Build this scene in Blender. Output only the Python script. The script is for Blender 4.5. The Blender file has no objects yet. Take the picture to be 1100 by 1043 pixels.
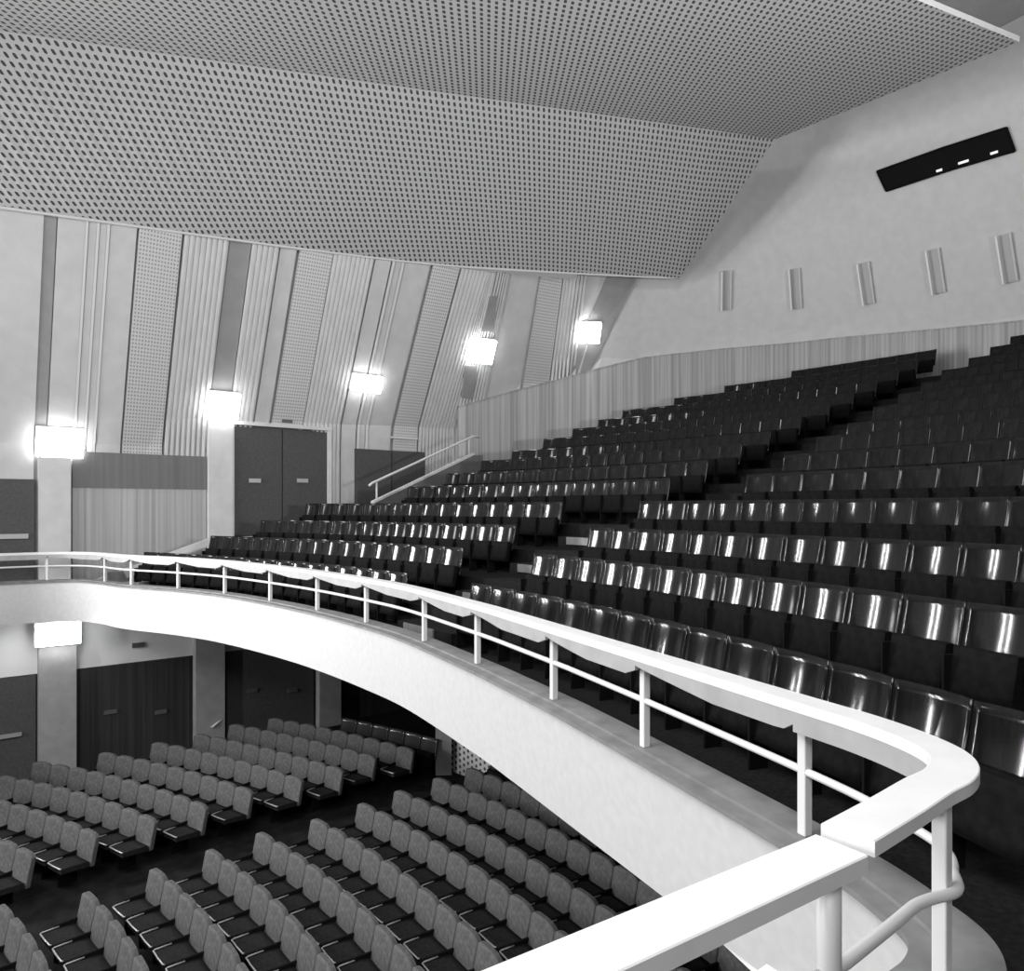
import bpy, math, random
from mathutils import Vector
random.seed(7)
S, H = 0.95, 6.1            # metres per survey unit, camera height above the stalls floor
F_, HY = 800.0, 545.5       # focal length in pixels, horizon row (1100 x 1043 frame)
sc = bpy.context.scene
COL = sc.collection
def T(p): return Vector((p[0]*S, p[1]*S, p[2]*S + H))
def ray(px, py, d): return Vector(((px-550)/F_*d, d, (HY-py)/F_*d))      # survey point seen at (px,py) at depth d
def lerp(a, b, t): return a + (b-a)*t
def table(x, tb):
    if x <= tb[0][0]: return tb[0][1]
    for (a, b), (c, d) in zip(tb, tb[1:]):
        if x <= c: return lerp(b, d, (x-a)/(c-a))
    return tb[-1][1]

# ------------------------------------------------------------------ materials
def mat(name, v, rough=0.6, spec=0.5, metal=0.0, coat=0.0):
    m = bpy.data.materials.new(name); m.use_nodes = True
    b = m.node_tree.nodes['Principled BSDF']
    b.inputs['Base Color'].default_value = (v, v, v, 1)
    b.inputs['Roughness'].default_value = rough
    b.inputs['Specular IOR Level'].default_value = spec
    b.inputs['Metallic'].default_value = metal
    b.inputs['Coat Weight'].default_value = coat
    b.inputs['Coat Roughness'].default_value = 0.12
    return m
def noisy(m, v0, v1, scale=8, stretch=(1, 1, 1), bump=0.0, detail=4, coord='Object'):
    nt = m.node_tree; N = nt.nodes; b = N['Principled BSDF']
    tc = N.new('ShaderNodeTexCoord'); mp = N.new('ShaderNodeMapping'); mp.inputs['Scale'].default_value = stretch
    nz = N.new('ShaderNodeTexNoise'); nz.inputs['Scale'].default_value = scale; nz.inputs['Detail'].default_value = detail
    rp = N.new('ShaderNodeMapRange'); rp.inputs['From Min'].default_value = .3; rp.inputs['From Max'].default_value = .7
    rp.inputs['To Min'].default_value = v0; rp.inputs['To Max'].default_value = v1
    nt.links.new(tc.outputs[coord], mp.inputs['Vector']); nt.links.new(mp.outputs[0], nz.inputs['Vector'])
    nt.links.new(nz.outputs['Fac'], rp.inputs['Value']); nt.links.new(rp.outputs[0], b.inputs['Base Color'])
    if bump:
        bp = N.new('ShaderNodeBump'); bp.inputs['Strength'].default_value = bump; bp.inputs['Distance'].default_value = .01
        nt.links.new(nz.outputs['Fac'], bp.inputs['Height']); nt.links.new(bp.outputs[0], b.inputs['Normal'])
    return m
def holes(m, v, vh, fu, fv, ru, rv, stagger=True):
    """perforation: dark slots on a UV lattice"""
    nt = m.node_tree; N = nt.nodes; b = N['Principled BSDF']; Lk = nt.links
    def mth(op, a, c=None, d=None):
        n = N.new('ShaderNodeMath'); n.operation = op
        for i, q in enumerate((a, c, d)):
            if q is None: continue
            if isinstance(q, (int, float)): n.inputs[i].default_value = q
            else: Lk.new(q, n.inputs[i])
        return n.outputs[0]
    tc = N.new('ShaderNodeTexCoord'); sp = N.new('ShaderNodeSeparateXYZ'); Lk.new(tc.outputs['UV'], sp.inputs[0])
    U = mth('MULTIPLY', sp.outputs[0], fu); V = mth('MULTIPLY', sp.outputs[1], fv)
    if stagger: V = mth('ADD', V, mth('MULTIPLY', mth('FLOORED_MODULO', mth('FLOOR', U), 2.0), .5))
    a = mth('ABSOLUTE', mth('SUBTRACT', mth('FRACT', U), .5)); c = mth('ABSOLUTE', mth('SUBTRACT', mth('FRACT', V), .5))
    e = mth('ADD', mth('POWER', mth('DIVIDE', a, ru), 3.0), mth('POWER', mth('DIVIDE', c, rv), 3.0))
    h = mth('LESS_THAN', e, 1.0)
    mx = N.new('ShaderNodeMix'); mx.data_type = 'RGBA'
    mx.inputs[6].default_value = (v, v, v, 1); mx.inputs[7].default_value = (vh, vh, vh, 1)
    Lk.new(h, mx.inputs[0]); Lk.new(mx.outputs[2], b.inputs['Base Color'])
    return m
def emis(name, v, strength):
    m = mat(name, v); b = m.node_tree.nodes['Principled BSDF']
    b.inputs['Emission Color'].default_value = (1, 1, 1, 1); b.inputs['Emission Strength'].default_value = strength
    return m
M = {}
M['canopy'] = holes(mat('perforated_ceiling', .4, .8, .2), .44, .06, 1/.145, 1/.17, .22, .32, False)
M['plain'] = noisy(mat('plain_plaster', .5, .8, .2), .36, .41, 3, (1, 1, 1), .15)
M['rear'] = noisy(mat('rear_plaster', .5, .8, .2), .53, .58, 4, (1, 1, 1), .2)
M['smooth'] = noisy(mat('wall_board', .45, .7, .3), .50, .56, 3)
M['stage'] = noisy(mat('stage_drape', .03, .9, .2), .025, .035, 3)
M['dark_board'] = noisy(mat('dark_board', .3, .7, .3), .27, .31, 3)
M['rib'] = noisy(mat('rib_board', .5, .7, .3), .58, .66, 5, (1, 1, .1))
M['batten'] = mat('white_batten', .62, .6, .3)
M['perf'] = holes(mat('perforated_board', .5, .7, .2), .58, .3, 1/.07, 1/.085, .27, .27, False)
M['white'] = noisy(mat('white_plaster', .7, .7, .3), .68, .74, 3)
M['frieze'] = noisy(mat('white_frieze', .6, .7, .3), .74, .79, 2)
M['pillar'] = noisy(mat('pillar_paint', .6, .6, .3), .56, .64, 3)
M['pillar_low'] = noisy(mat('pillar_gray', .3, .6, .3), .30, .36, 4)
M['fascia'] = noisy(mat('fascia_paint', .75, .6, .3), .50, .55, 14)
M['ledge'] = noisy(mat('ledge_wood', .35, .6, .3), .14, .21, 6, (1, 1, 1))
M['rail'] = noisy(mat('rail_paint', .8, .4, .5), .66, .72, 6)
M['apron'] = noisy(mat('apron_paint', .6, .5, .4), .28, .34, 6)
M['metal'] = mat('white_metal', .6, .4, .5)
M['seatwood'] = noisy(mat('varnished_wood', .02, .10, .32, 0, 0), .005, .012, 6, (3, 3, .3))
M['seatpan'] = noisy(mat('dark_cushion', .012, .85, .1), .003, .007, 20)
M['iron'] = mat('dark_iron', .006, .9, .1)
M['carpet'] = noisy(mat('dark_carpet', .012, .95, .1), .008, .018, 30)
M['stfab'] = noisy(mat('gray_plush', .14, .9, .2), .065, .11, 18)
M['stpan'] = noisy(mat('dark_plush', .035, .9, .1), .012, .024, 18)
M['sttrim'] = mat('seat_edge_metal', .5, .35, .5, .2)
M['stwood'] = mat('polished_dark_seat', .03, .22, .5)
M['dado'] = noisy(mat('dado_wood', .25, .5, .4), .24, .44, 1.0, (14, 14, .15), 0, 3)
M['dado_light'] = noisy(mat('light_strip_wood', .35, .5, .4), .30, .46, 1.0, (14, 14, .15), 0, 3)
M['dado_dark'] = noisy(mat('dark_panel_wood', .12, .5, .4), .12, .16, 1.0, (10, 10, .15), 0, 3)
M['door'] = noisy(mat('door_leather', .07, .6, .4), .055, .08, 20)
M['stdoor'] = noisy(mat('stalls_dark_wood', .03, .55, .4), .022, .045, 1.2, (9, 9, .2), 0, 3)
M['stonewall'] = noisy(mat('stair_wall_paint', .16, .6, .3), .13, .17, 6)
M['floor'] = noisy(mat('stalls_floor', .02, .9, .1), .008, .018, 5)
M['black'] = mat('black_recess', .004, .7, .1)
M['brass'] = mat('bright_handle', .4, .4, .5, .3)
M['plaque'] = mat('dark_plaque', .1, .5, .4)
M['port'] = mat('port_recess', .42, .6, .3)
M['lampglass'] = emis('lit_lamp_glass', .9, 12.0)
M['lampdim'] = emis('lit_lower_lamp_glass', .9, 16.0)
M['spot_glow'] = emis('pale_spot_glow', .5, .7)
M['screen'] = holes(mat('pierced_screen', .5, .6, .3), .5, .05, 1/.14, 1/.14, .26, .26)
M['carpetstep'] = noisy(mat('step_paint', .3, .8, .3), .22, .3, 8)

# ------------------------------------------------------------------ mesh builder (survey coordinates)
class MB:
    def __init__(s): s.v = []; s.f = []; s.uv = {}; s.mi = []; s.sm = []
    def add(s, p): s.v.append(Vector(p)); return len(s.v)-1
    def face(s, idx, uv=None, mi=0, smooth=False):
        if uv: s.uv[len(s.f)] = uv
        s.f.append(list(idx)); s.mi.append(mi); s.sm.append(smooth)
    def quad(s, a, b, c, d, **k): s.face([s.add(a), s.add(b), s.add(c), s.add(d)], **k)
    def prism(s, bot, top, smooth=False):
        """closed solid between two equal rings"""
        n = len(bot); b = [s.add(p) for p in bot]; t = [s.add(p) for p in top]
        s.face(b[::-1]); s.face(t)
        for i in range(n): s.face([b[i], b[(i+1) % n], t[(i+1) % n], t[i]], smooth=smooth)
    def box(s, o, ax, ay, az):
        """o corner, three edge vectors"""
        o, ax, ay, az = map(Vector, (o, ax, ay, az))
        r = [o, o+ax, o+ax+ay, o+ay]; s.prism(r, [p+az for p in r])
    def sweep(s, rings, closed=False, caps=True, smooth=False):
        n = len(rings[0]); I = [[s.add(p) for p in r] for r in rings]
        m = len(I)
        for i in range(m if closed else m-1):
            A, B = I[i], I[(i+1) % m]
            for j in range(n): s.face([A[j], A[(j+1) % n], B[(j+1) % n], B[j]], smooth=smooth)
        if caps and not closed: s.face(I[0][::-1]); s.face(I[-1])
    def tube(s, pts, r, n=10):
        pts = [Vector(p) for p in pts]; rings = []
        for i, p in enumerate(pts):
            t = (pts[min(i+1, len(pts)-1)] - pts[max(i-1, 0)]).normalized()
            a = t.cross(Vector((0, 0, 1)))
            if a.length < .01: a = Vector((1, 0, 0))
            a.normalize(); b = a.cross(t)
            rings.append([p + a*math.cos(2*math.pi*k/n)*r + b*math.sin(2*math.pi*k/n)*r for k in range(n)])
        s.sweep(rings, smooth=True)
    def mesh(s, name, mats, conv, off=Vector()):
        me = bpy.data.meshes.new(name)
        me.from_pydata([tuple(conv(p)-off) for p in s.v], [], s.f)
        for m in (mats if isinstance(mats, (list, tuple)) else [mats]): me.materials.append(M[m])
        if s.uv:
            ul = me.uv_layers.new(name='UVMap')
            for pi, uvs in s.uv.items():
                for li, q in zip(me.polygons[pi].loop_indices, uvs): ul.data[li].uv = q
        for p, mi, sm in zip(me.polygons, s.mi, s.sm): p.material_index = mi; p.use_smooth = sm
        import bmesh
        bm = bmesh.new(); bm.from_mesh(me)
        bmesh.ops.remove_doubles(bm, verts=bm.verts, dist=1e-5)
        bmesh.ops.recalc_face_normals(bm, faces=bm.faces)
        bm.to_mesh(me); bm.free()
        return me
def obj(name, mb, mats, parent=None, conv=T):
    off = parent.location if parent is not None else Vector()
    if parent is not None and parent.parent is not None: off = off + parent.parent.location
    o = bpy.data.objects.new(name, mb.mesh(name, mats, conv, off)); COL.objects.link(o)
    if parent is not None: o.parent = parent
    return o
def bevel(o, w, seg=2):
    m = o.modifiers.new('bevel', 'BEVEL'); m.width = w; m.segments = seg; m.limit_method = 'ANGLE'; return o
def struct(name, mb, mats, parent=None, label=None):
    o = obj(name, mb, mats, parent); 
    if parent is None: o['kind'] = 'structure'
    if label: o['label'] = label
    return o
def thing(name, loc, label, cat, group=None):
    o = bpy.data.objects.new(name, None); COL.objects.link(o); o.location = loc; o.empty_display_size = .1
    o['label'] = label; o['category'] = cat
    if group: o['group'] = group
    return o
def tag(o, label, cat, group=None):
    o['label'] = label; o['category'] = cat
    if group: o['group'] = group
    return o
def catmull(P, n=8):
    P = [Vector(p) for p in P]; out = []
    for i in range(len(P)-1):
        p0, p1, p2, p3 = P[max(i-1, 0)], P[i], P[i+1], P[min(i+2, len(P)-1)]
        for k in range(n):
            t = k/n
            out.append(.5*((2*p1)+(p2-p0)*t+(2*p0-5*p1+4*p2-p3)*t*t+(3*p1-p0-3*p2+p3)*t**3))
    return out + [P[-1]]

# ------------------------------------------------------------------ plan of the hall
BC = Vector((-19.936, -2.848))      # centre of the balcony rows
SC = Vector((-16.18, -.41))         # centre of the stalls rows
RR = 22.38                          # balcony railing radius
DR = [1.182, 2.395, 3.633, 4.907, 6.198, 7.463, 8.686, 9.882, 11.019, 12.137, 13.233, 14.297, 15.357, 16.41, 17.46]
ZT = [-1.06, -.694, -.319, .117, .569, .966, 1.371, 1.717, 2.145, 2.529, 2.894, 3.296, 3.687, 4.08, 4.475]
SEATH = .895                        # seat height in survey units
FZ = [z-SEATH for z in ZT]
def pol(c, r, th, z=0): a = math.radians(th); return Vector((c.x+r*math.cos(a), c.y+r*math.sin(a), z))
def hit(px, c, r):
    t = (px-550)/F_; a = t*t+1; b = -2*(t*c.x+c.y); q = c.x**2+c.y**2-r*r
    D = b*b-4*a*q
    if D < 0: return None
    d = (-b+math.sqrt(D))/(2*a); return Vector((t*d, d)), math.degrees(math.atan2(d-c.y, t*d-c.x))

# wall base line: straight door wall, then the curved rear wall
W0, WD = Vector((-11.75, 17.1)), Vector((.78, .62)); WD.normalize()
curve = catmull([(-3.0, 24.0, 0), (-1.6, 25.05, 0), (.2, 25.75, 0), (1.9, 26.1, 0), (4, 26.3, 0), (6, 26.25, 0), (8, 25.85, 0), (10.2, 24.75, 0), (12, 22.95, 0),
                 (13.6, 20.85, 0), (15, 18.4, 0), (16.3, 15, 0), (17, 11, 0), (17.2, 5, 0), (16.5, -2, 0), (14.5, -9, 0), (11, -13, 0)], 8)[8:]
S1 = (Vector((-1.6, 25.05))-W0).length
line = [(s, W0+WD*s) for s in [S1*i/26 for i in range(-40, 26)]]
acc = S1; cl = [(acc, curve[0].xy)]
for a, b in zip(curve, curve[1:]): acc += (b-a).length; cl.append((acc, b.xy))
BASE = line + cl
SMAX = acc
def base(s):
    if s <= BASE[0][0]: return BASE[0][1].copy()
    for (a, p), (b, q) in zip(BASE, BASE[1:]):
        if s <= b: return p.lerp(q, (s-a)/(b-a))
    return BASE[-1][1].copy()
def inward(s):
    t = base(s+.35)-base(s-.35); t.normalize(); return Vector((t.y, -t.x))
def px_of(s): p = base(s); return 550+F_*p.x/p.y
def s_of_px(px):
    lo, hi = -16, S1+24
    for _ in range(40):
        m = (lo+hi)/2
        if px_of(m) < px and base(m).y > 0: lo = m
        else: hi = m
    return (lo+hi)/2
DADO = [(480, 441), (493, 437), (545, 422.5), (600, 408), (650, 394.5), (690, 385), (715, 382), (770, 376), (853, 369), (900, 363.5), (1005, 354.5), (1100, 345), (1200, 334)]
DPX = [(s_of_px(px), (HY-y)/F_*base(s_of_px(px)).y) for px, y in DADO] + [(S1+30, 4.9), (SMAX, 4.9)]
SD0 = s_of_px(493)
LEAN = [(-16, .36), (2.5, .38), (6, .45), (10, .505), (13, .58), (16.5, .66), (19, .5), (23, .4), (28, .36), (40, .3)]
ZS = [(-16, 1.3), (2.5, 1.4), (4, 1.9), (6, 2.35), (10.5, 2.4), (SD0, 2.6)]
ZTOP = [(-16, 5.05), (2.53, 6.47), (10.15, 7.05), (16.5, 7.45), (17.5, 12), (80, 12)]
def zs(s): return table(s, ZS) if s < SD0 else (lerp(2.6, table(SD0+3.5, DPX), (s-SD0)/3.5) if s < SD0+3.5 else table(s, DPX))
def doff(s): return max(0, table(s, DPX)-zs(s))*table(s, LEAN)+.15+.12*max(0, 1-abs(s-SD0-3.5)/3)
def wall(s, z, off=0.0):
    """point on the leaning wall shell at station s, height z, off = towards the hall"""
    p, n = base(s), inward(s); i = table(s, LEAN)*max(0, z-zs(s))+off
    return Vector((p.x+n.x*i, p.y+n.y*i, z))
def proj(p): return (550+F_*p[0]/p[1], HY-F_*p[2]/p[1])
def wall_at(px, py, smin=-2, smax=42, zmin=-4, zmax=12, off=0):
    best = None
    for i in range(111):
        s = lerp(smin, smax, i/110)
        for k in range(81):
            z = lerp(zmin, zmax, k/80); p = wall(s, z, off)
            if p.y < 1: continue
            q = proj(p); e = (q[0]-px)**2+(q[1]-py)**2
            if best is None or e < best[0]: best = (e, s, z)
    e, s, z = best; ds, dz = (smax-smin)/110, (zmax-zmin)/80
    for _ in range(40):
        imp = False
        for a, b in ((ds, 0), (-ds, 0), (0, dz), (0, -dz)):
            q = proj(wall(s+a, z+b, off)); e2 = (q[0]-px)**2+(q[1]-py)**2
            if e2 < e: e, s, z, imp = e2, s+a, z+b, True
        if not imp: ds *= .5; dz *= .5
    return s, z
def z_px(s, y, off=0): p = base(s)+inward(s)*off; return (HY-y)/F_*p.y
def wall_r(th):
    """distance from the balcony centre to the wall along angle th"""
    a = math.radians(th); u = Vector((math.cos(a), math.sin(a))); best = 1e9
    for (s0, p), (s1, q) in zip(BASE, BASE[1:]):
        e = q-p; den = u.x*e.y-u.y*e.x
        if abs(den) < 1e-9: continue
        w = p-BC; r = (w.x*e.y-w.y*e.x)/den; k = (w.x*u.y-w.y*u.x)/den
        if -.001 <= k <= 1.001 and r > 5: best = min(best, r)
    return best

# ------------------------------------------------------------------ setting: floors
FL = -H/S
def stz(r): return -6.415-.0152*(22.25-min(r, 22.25))
mb = MB()
ths = [-30+2.5*i for i in range(61)]; rs = [2, 8, 12, 16, 19, 22.25, 26, 34, 44]
I = [[mb.add(pol(SC, r, th, stz(r))) for r in rs] for th in ths]
for i in range(len(ths)-1):
    for j in range(len(rs)-1): mb.face([I[i][j], I[i+1][j], I[i+1][j+1], I[i][j+1]])
struct('floor', mb, 'floor')

LEFT_END = [62.4, 60.3, 59.5, 58.7, 52.7, 52.3, 51.8, 51.4, 50.9, 50.4, 49.9, 49.5, 48.0, 45.9, 43.0]
AISLE_L = [39.1, 39.45, 39.6, 39.8, 36.5, 36.75, 36.9, 37.1, 37.0, 36.9, 36.9, 36.85, 36.8, 36.8, 36.75]
AISLE_R = [34.6, 35.0, 35.3, 35.6, 33.0, 33.4, 33.7, 33.9, 34.1, 34.2, 34.3, 34.4, 34.2, 34.15, 34.1]
BSEAT = .551
# balcony floor: one stepped slab with a solid tier under every row
mb = MB()
TH_R = 2
def arc(r, a, b, z, n=40): return [pol(BC, r, lerp(a, b, i/n), z) for i in range(n+1)]
def ringblock(mb, r0, r1, a, b, z0, z1, n=40, cut=False):
    for i in range(n):
        t0, t1 = lerp(a, b, i/n), lerp(a, b, (i+1)/n)
        ra = [min(r1, wall_r(t)-.02) if cut else r1 for t in (t0, t1)]
        if min(ra) <= r0+.02: continue
        bot = [pol(BC, r0, t0, z0), pol(BC, ra[0], t0, z0), pol(BC, ra[1], t1, z0), pol(BC, r0, t1, z0)]
        top = [Vector((p.x, p.y, z1)) for p in bot]
        mb.prism(bot, top)
ZB = -2.5
for j in range(15):
    r0 = RR+.12 if j == 0 else RR+DR[j-1]+.2
    r1 = RR+DR[j]+.2
    if j == 14: r1 = 44
    tl = 67 if j == 0 else (64.5 if j < 4 else LEFT_END[j]+.7)
    if j == 3: r1 = RR+DR[3]+.2
    ringblock(mb, r0, r1, TH_R, tl, ZB, FZ[j], 60, True)
# landing in front of the doors, level with the fourth tier
ringblock(mb, RR+DR[3]+.2, 46, LEFT_END[4]+.7, 64.5, ZB, FZ[3], 14, True)
struct('floor_balcony', mb, 'carpet')

# ------------------------------------------------------------------ railing path (plan)
P = [(-20, 9.55), (-15, 13.5), (-12.8, 15.12), (-11.3, 16.28), (-10.5, 16.82), (-9.8, 16.92), (-9.1, 16.55), (-8.2, 15.85)]
for px in (191.6, 241.6, 290.4, 341, 393.6, 440):
    q, _ = hit(px, BC, RR-.13 if px < 240 else RR-.02); P.append((q.x, q.y))
P += [(-.36, 7.80), (.02, 7.04), (.47, 6.10), (.92, 5.16), (1.26, 4.44), (1.525, 3.88), (1.68, 3.55), (1.765, 3.28), (1.785, 3.08), (1.74, 2.93), (1.64, 2.80), (1.50, 2.69), (1.29, 2.51), (1.035, 2.30)]
PATH = catmull([(a, b, 0) for a, b in P], 8)
NEAR_DIR = Vector((-.83, -.56, 0)).normalized()
LEDGE = PATH + [PATH[-1]+NEAR_DIR*k for k in (.4, 1, 2, 3, 5)]
def offs(path):
    """unit normals pointing to the seats (right of travel is the void)"""
    out = []
    for i, p in enumerate(path):
        t = path[min(i+1, len(path)-1)]-path[max(i-1, 0)]; t.normalize()
        out.append(Vector((-t.y, t.x, 0)))     # left of travel
    return out
def profsweep(path, prof, dip=False):
    n = offs(path); rings = []
    for i, (p, k) in enumerate(zip(path, n)):
        e = ldip(i) if dip else 0
        rings.append([Vector((p.x+k.x*a, p.y+k.y*a, b+(e if b > -1.9 else 0))) for a, b in prof])
    return rings
I0 = min(range(len(PATH)), key=lambda i: (PATH[i]-Vector((.47, 6.1, 0))).length)
I1 = min(range(len(PATH)), key=lambda i: (PATH[i]-Vector((1.765, 3.28, 0))).length)
def ldip(i): return -.12*max(0, min(1, (i-I0)/(I1-I0)))       # the ledge falls a little towards the near corner
ZL = -1.63
# fascia (the white front), seats are on the left of travel
mb = MB(); mb.sweep(profsweep(LEDGE, [(-.13, ZL-.03), (.10, ZL-.03), (.14, -2.58), (-.02, -2.58)], True))
struct('wall_balcony_front', mb, 'fascia')
mb = MB()
mb.sweep(profsweep(LEDGE, [(-.16, ZL-.05), (-.16, ZL-.02), (-.05, ZL-.02), (-.05, ZL), (.17, ZL), (.17, -1.98), (.11, -1.98), (.11, ZL-.05)], True))
struct('trim_1', mb, 'ledge', None)
mb = MB()
ringblock(mb, RR+.05, 46, TH_R, 67, -2.62, -2.5, 60, True)
struct('ceiling_under_balcony', mb, 'frieze')

def path_at_px(px, path=PATH):
    best = min(range(len(path)-1), key=lambda i: abs(550+F_*path[i].x/path[i].y-px) if path[i].y > 1 else 1e9)
    return best
# posts: index on the path
post_px = [112, 139.6, 191.6, 241.6, 290.4, 341, 393.6, 452, 515, 591, 696, 864]
near_i = len(P)*8
idx = [min(range(8*6, len(PATH)-62), key=lambda i: abs(550+F_*PATH[i].x/PATH[i].y-px)) for px in post_px]
idx[-1] = min(range(len(PATH)-90, len(PATH)-40), key=lambda i: (PATH[i]-Vector((1.52, 3.87, 0))).length)
corner = min(range(len(PATH)), key=lambda i: (PATH[i]-Vector((1.60, 2.76, 0))).length)
ZR = -1.0
root = thing('balcony_railing', T((PATH[idx[6]].x, PATH[idx[6]].y, ZL)), 'white balcony railing curving along the balcony front to the rounded near corner', 'railing')
mb = MB()
def railprof(w=.085, t=.05, zt=ZR): return [(-w, zt-t), (-w, zt-.004), (-w+.004, zt), (w-.004, zt), (w, zt-.004), (w, zt-t)]
mb.sweep(profsweep(PATH, railprof())); obj('top_rail', mb, 'rail', root)
mb = MB()
mrp = [Vector((p.x, p.y, -1.315+.75*ldip(i)))+n*(-.005) for i, (p, n) in enumerate(zip(PATH, offs(PATH)))] 
mrp += [mrp[-1]+NEAR_DIR*.06, mrp[-1]+NEAR_DIR*.12]
# the tube swings outside the corner post
for i, p in enumerate(mrp):
    w = max(0, 1-abs(i-corner)/9); nn = offs(PATH)[min(i, len(PATH)-1)]
    mrp[i] = p+nn*.05*w*w*(3-2*w)
mb.tube(mrp, .021, 10); obj('mid_rail', mb, 'metal', root)
allp = [4*8, 12] + idx + [corner]
for i in allp:
    p = PATH[i]; nn = offs(PATH)[i]; t = Vector((nn.y, -nn.x, 0)); mb = MB()
    w, d = .027, .027
    zl = ZL+ldip(i); mb.box(p-t*w-nn*d+Vector((0, 0, zl)), t*2*w, nn*2*d, (0, 0, ZR-.045-zl))
    bevel(obj('post', mb, 'metal', root), .006)
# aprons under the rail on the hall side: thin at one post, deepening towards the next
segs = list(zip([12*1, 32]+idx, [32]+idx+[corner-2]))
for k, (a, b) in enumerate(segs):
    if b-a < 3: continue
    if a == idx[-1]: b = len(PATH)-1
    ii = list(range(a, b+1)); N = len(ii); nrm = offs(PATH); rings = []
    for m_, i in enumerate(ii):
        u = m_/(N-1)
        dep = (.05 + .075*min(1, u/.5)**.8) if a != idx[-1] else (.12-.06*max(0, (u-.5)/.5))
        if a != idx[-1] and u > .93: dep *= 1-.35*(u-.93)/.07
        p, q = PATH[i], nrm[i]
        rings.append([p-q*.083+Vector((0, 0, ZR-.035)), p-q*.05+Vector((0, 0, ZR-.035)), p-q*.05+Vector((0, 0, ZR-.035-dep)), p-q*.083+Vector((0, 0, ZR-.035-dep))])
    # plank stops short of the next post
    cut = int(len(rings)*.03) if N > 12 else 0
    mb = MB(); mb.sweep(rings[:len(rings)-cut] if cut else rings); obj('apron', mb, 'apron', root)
# the separate near railing
g = PATH[-1]+NEAR_DIR*.035
root = thing('box_railing', T((g.x, g.y, ZL)), 'near white railing with flat top crossing the foreground on a round post', 'railing')
NP = [g+NEAR_DIR*k for k in (0, .2, .6, 1.2, 2, 3)]
mb = MB(); mb.sweep(profsweep(NP, railprof(.088, .055, ZR-.03))); obj('top_rail', mb, 'rail', root)
pp = g+NEAR_DIR*.06
mb = MB(); mb.tube([pp+Vector((0, 0, ZL-.12)), pp+Vector((0, 0, ZL+.3)), pp+Vector((0, 0, ZR-.085))], .036, 16); obj('post', mb, 'metal', root)
mb = MB(); q = Vector((PATH[-1].x, PATH[-1].y, -1.405))-offs(PATH)[-1]*.005
mb.tube([q+NEAR_DIR*k for k in (.121, .4, 1, 2, 3)], .021, 10); obj('mid_rail', mb, 'metal', root)
pp = g+NEAR_DIR*2.6
mb = MB(); mb.tube([pp+Vector((0, 0, ZL-.12)), pp+Vector((0, 0, ZL+.3)), pp+Vector((0, 0, ZR-.085))], .036, 16); obj('post', mb, 'metal', root)

# ------------------------------------------------------------------ walls
def shell(s0, s1, zfun0, zfun1, ns, nz, off=0.0, mb=None, uvs=None):
    mb = mb or MB()
    g = []
    for i in range(ns+1):
        s = lerp(s0, s1, i/ns); z0, z1 = zfun0(s), zfun1(s)
        g.append([(mb.add(wall(s, lerp(z0, z1, k/nz), off)), (s, lerp(z0, z1, k/nz))) for k in range(nz+1)])
    for i in range(ns):
        for k in range(nz):
            q = [g[i][k], g[i+1][k], g[i+1][k+1], g[i][k+1]]
            mb.face([a for a, _ in q], uv=[b for _, b in q])
    return mb
ztop = lambda s: table(s, ZTOP)
# backing shell
struct('wall_left', shell(-20, SD0, lambda s: -6.6, lambda s: -3.9, 40, 1), 'stdoor')
struct('wall_left_upper', shell(-20, S1+.3, lambda s: -2.0, ztop, 70, 16, -.08), 'rib')
struct('wall_left_frieze', shell(-20, SD0+1, lambda s: -3.9, lambda s: -2.0, 40, 1, .03), 'frieze')
struct('wall_rear', shell(S1, SMAX, lambda s: -3, ztop, 120, 20), 'rear')
mb = MB(); pts = [BASE[0][1], Vector((-26.5, -3)), Vector((-22, -13)), Vector((0, -16)), BASE[-1][1]]
for p, q in zip(pts, pts[1:]): mb.quad((p.x, p.y, -6.8), (q.x, q.y, -6.8), (q.x, q.y, 12), (p.x, p.y, 12))
struct('wall_stage', mb, 'stage')
# dado of upright strips
def dpt(s, z, k=0.0):
    p, n = base(s), inward(s); o = doff(s)+k; return Vector((p.x+n.x*o, p.y+n.y*o, z))
SD = SD0
for _ in range(30):
    SD -= (proj(dpt(SD, 0))[0]-493)*.02
def dz(s):
    b = base(s); q = dpt(s, 0); x = proj(q)[0]
    return (HY-table(x, DADO))/F_*q.y if x < 1200 and q.y > 4 else table(s, DPX)
mb = MB(); N = 120; g = []
for i in range(N+1):
    s = lerp(SD, S1+30, i/N); zt = dz(s); g.append([(dpt(s, z, k), (s, z)) for z, k in ((-1, 0), (zt, 0), (zt, -.1), (-1, -.1))])
for a, b in zip(g, g[1:]):
    for k in range(3):
        q = (a[k], b[k], b[k+1], a[k+1]); mb.face([mb.add(p) for p, _ in q], uv=[t for _, t in q])
mb.face([mb.add(p) for p, _ in g[0]], uv=[t for _, t in g[0]])
struct('wall_rear_dado', mb, 'dado')
mb = MB(); rg = []
for i in range(N+1):
    s = lerp(SD, S1+30, i/N); z = dz(s)
    rg.append([dpt(s, z, .03), dpt(s, z+.035, .03), dpt(s, z+.035, -.12), dpt(s, z, -.12)])
mb.sweep(rg)
struct('trim_2', mb, 'dado')

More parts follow.
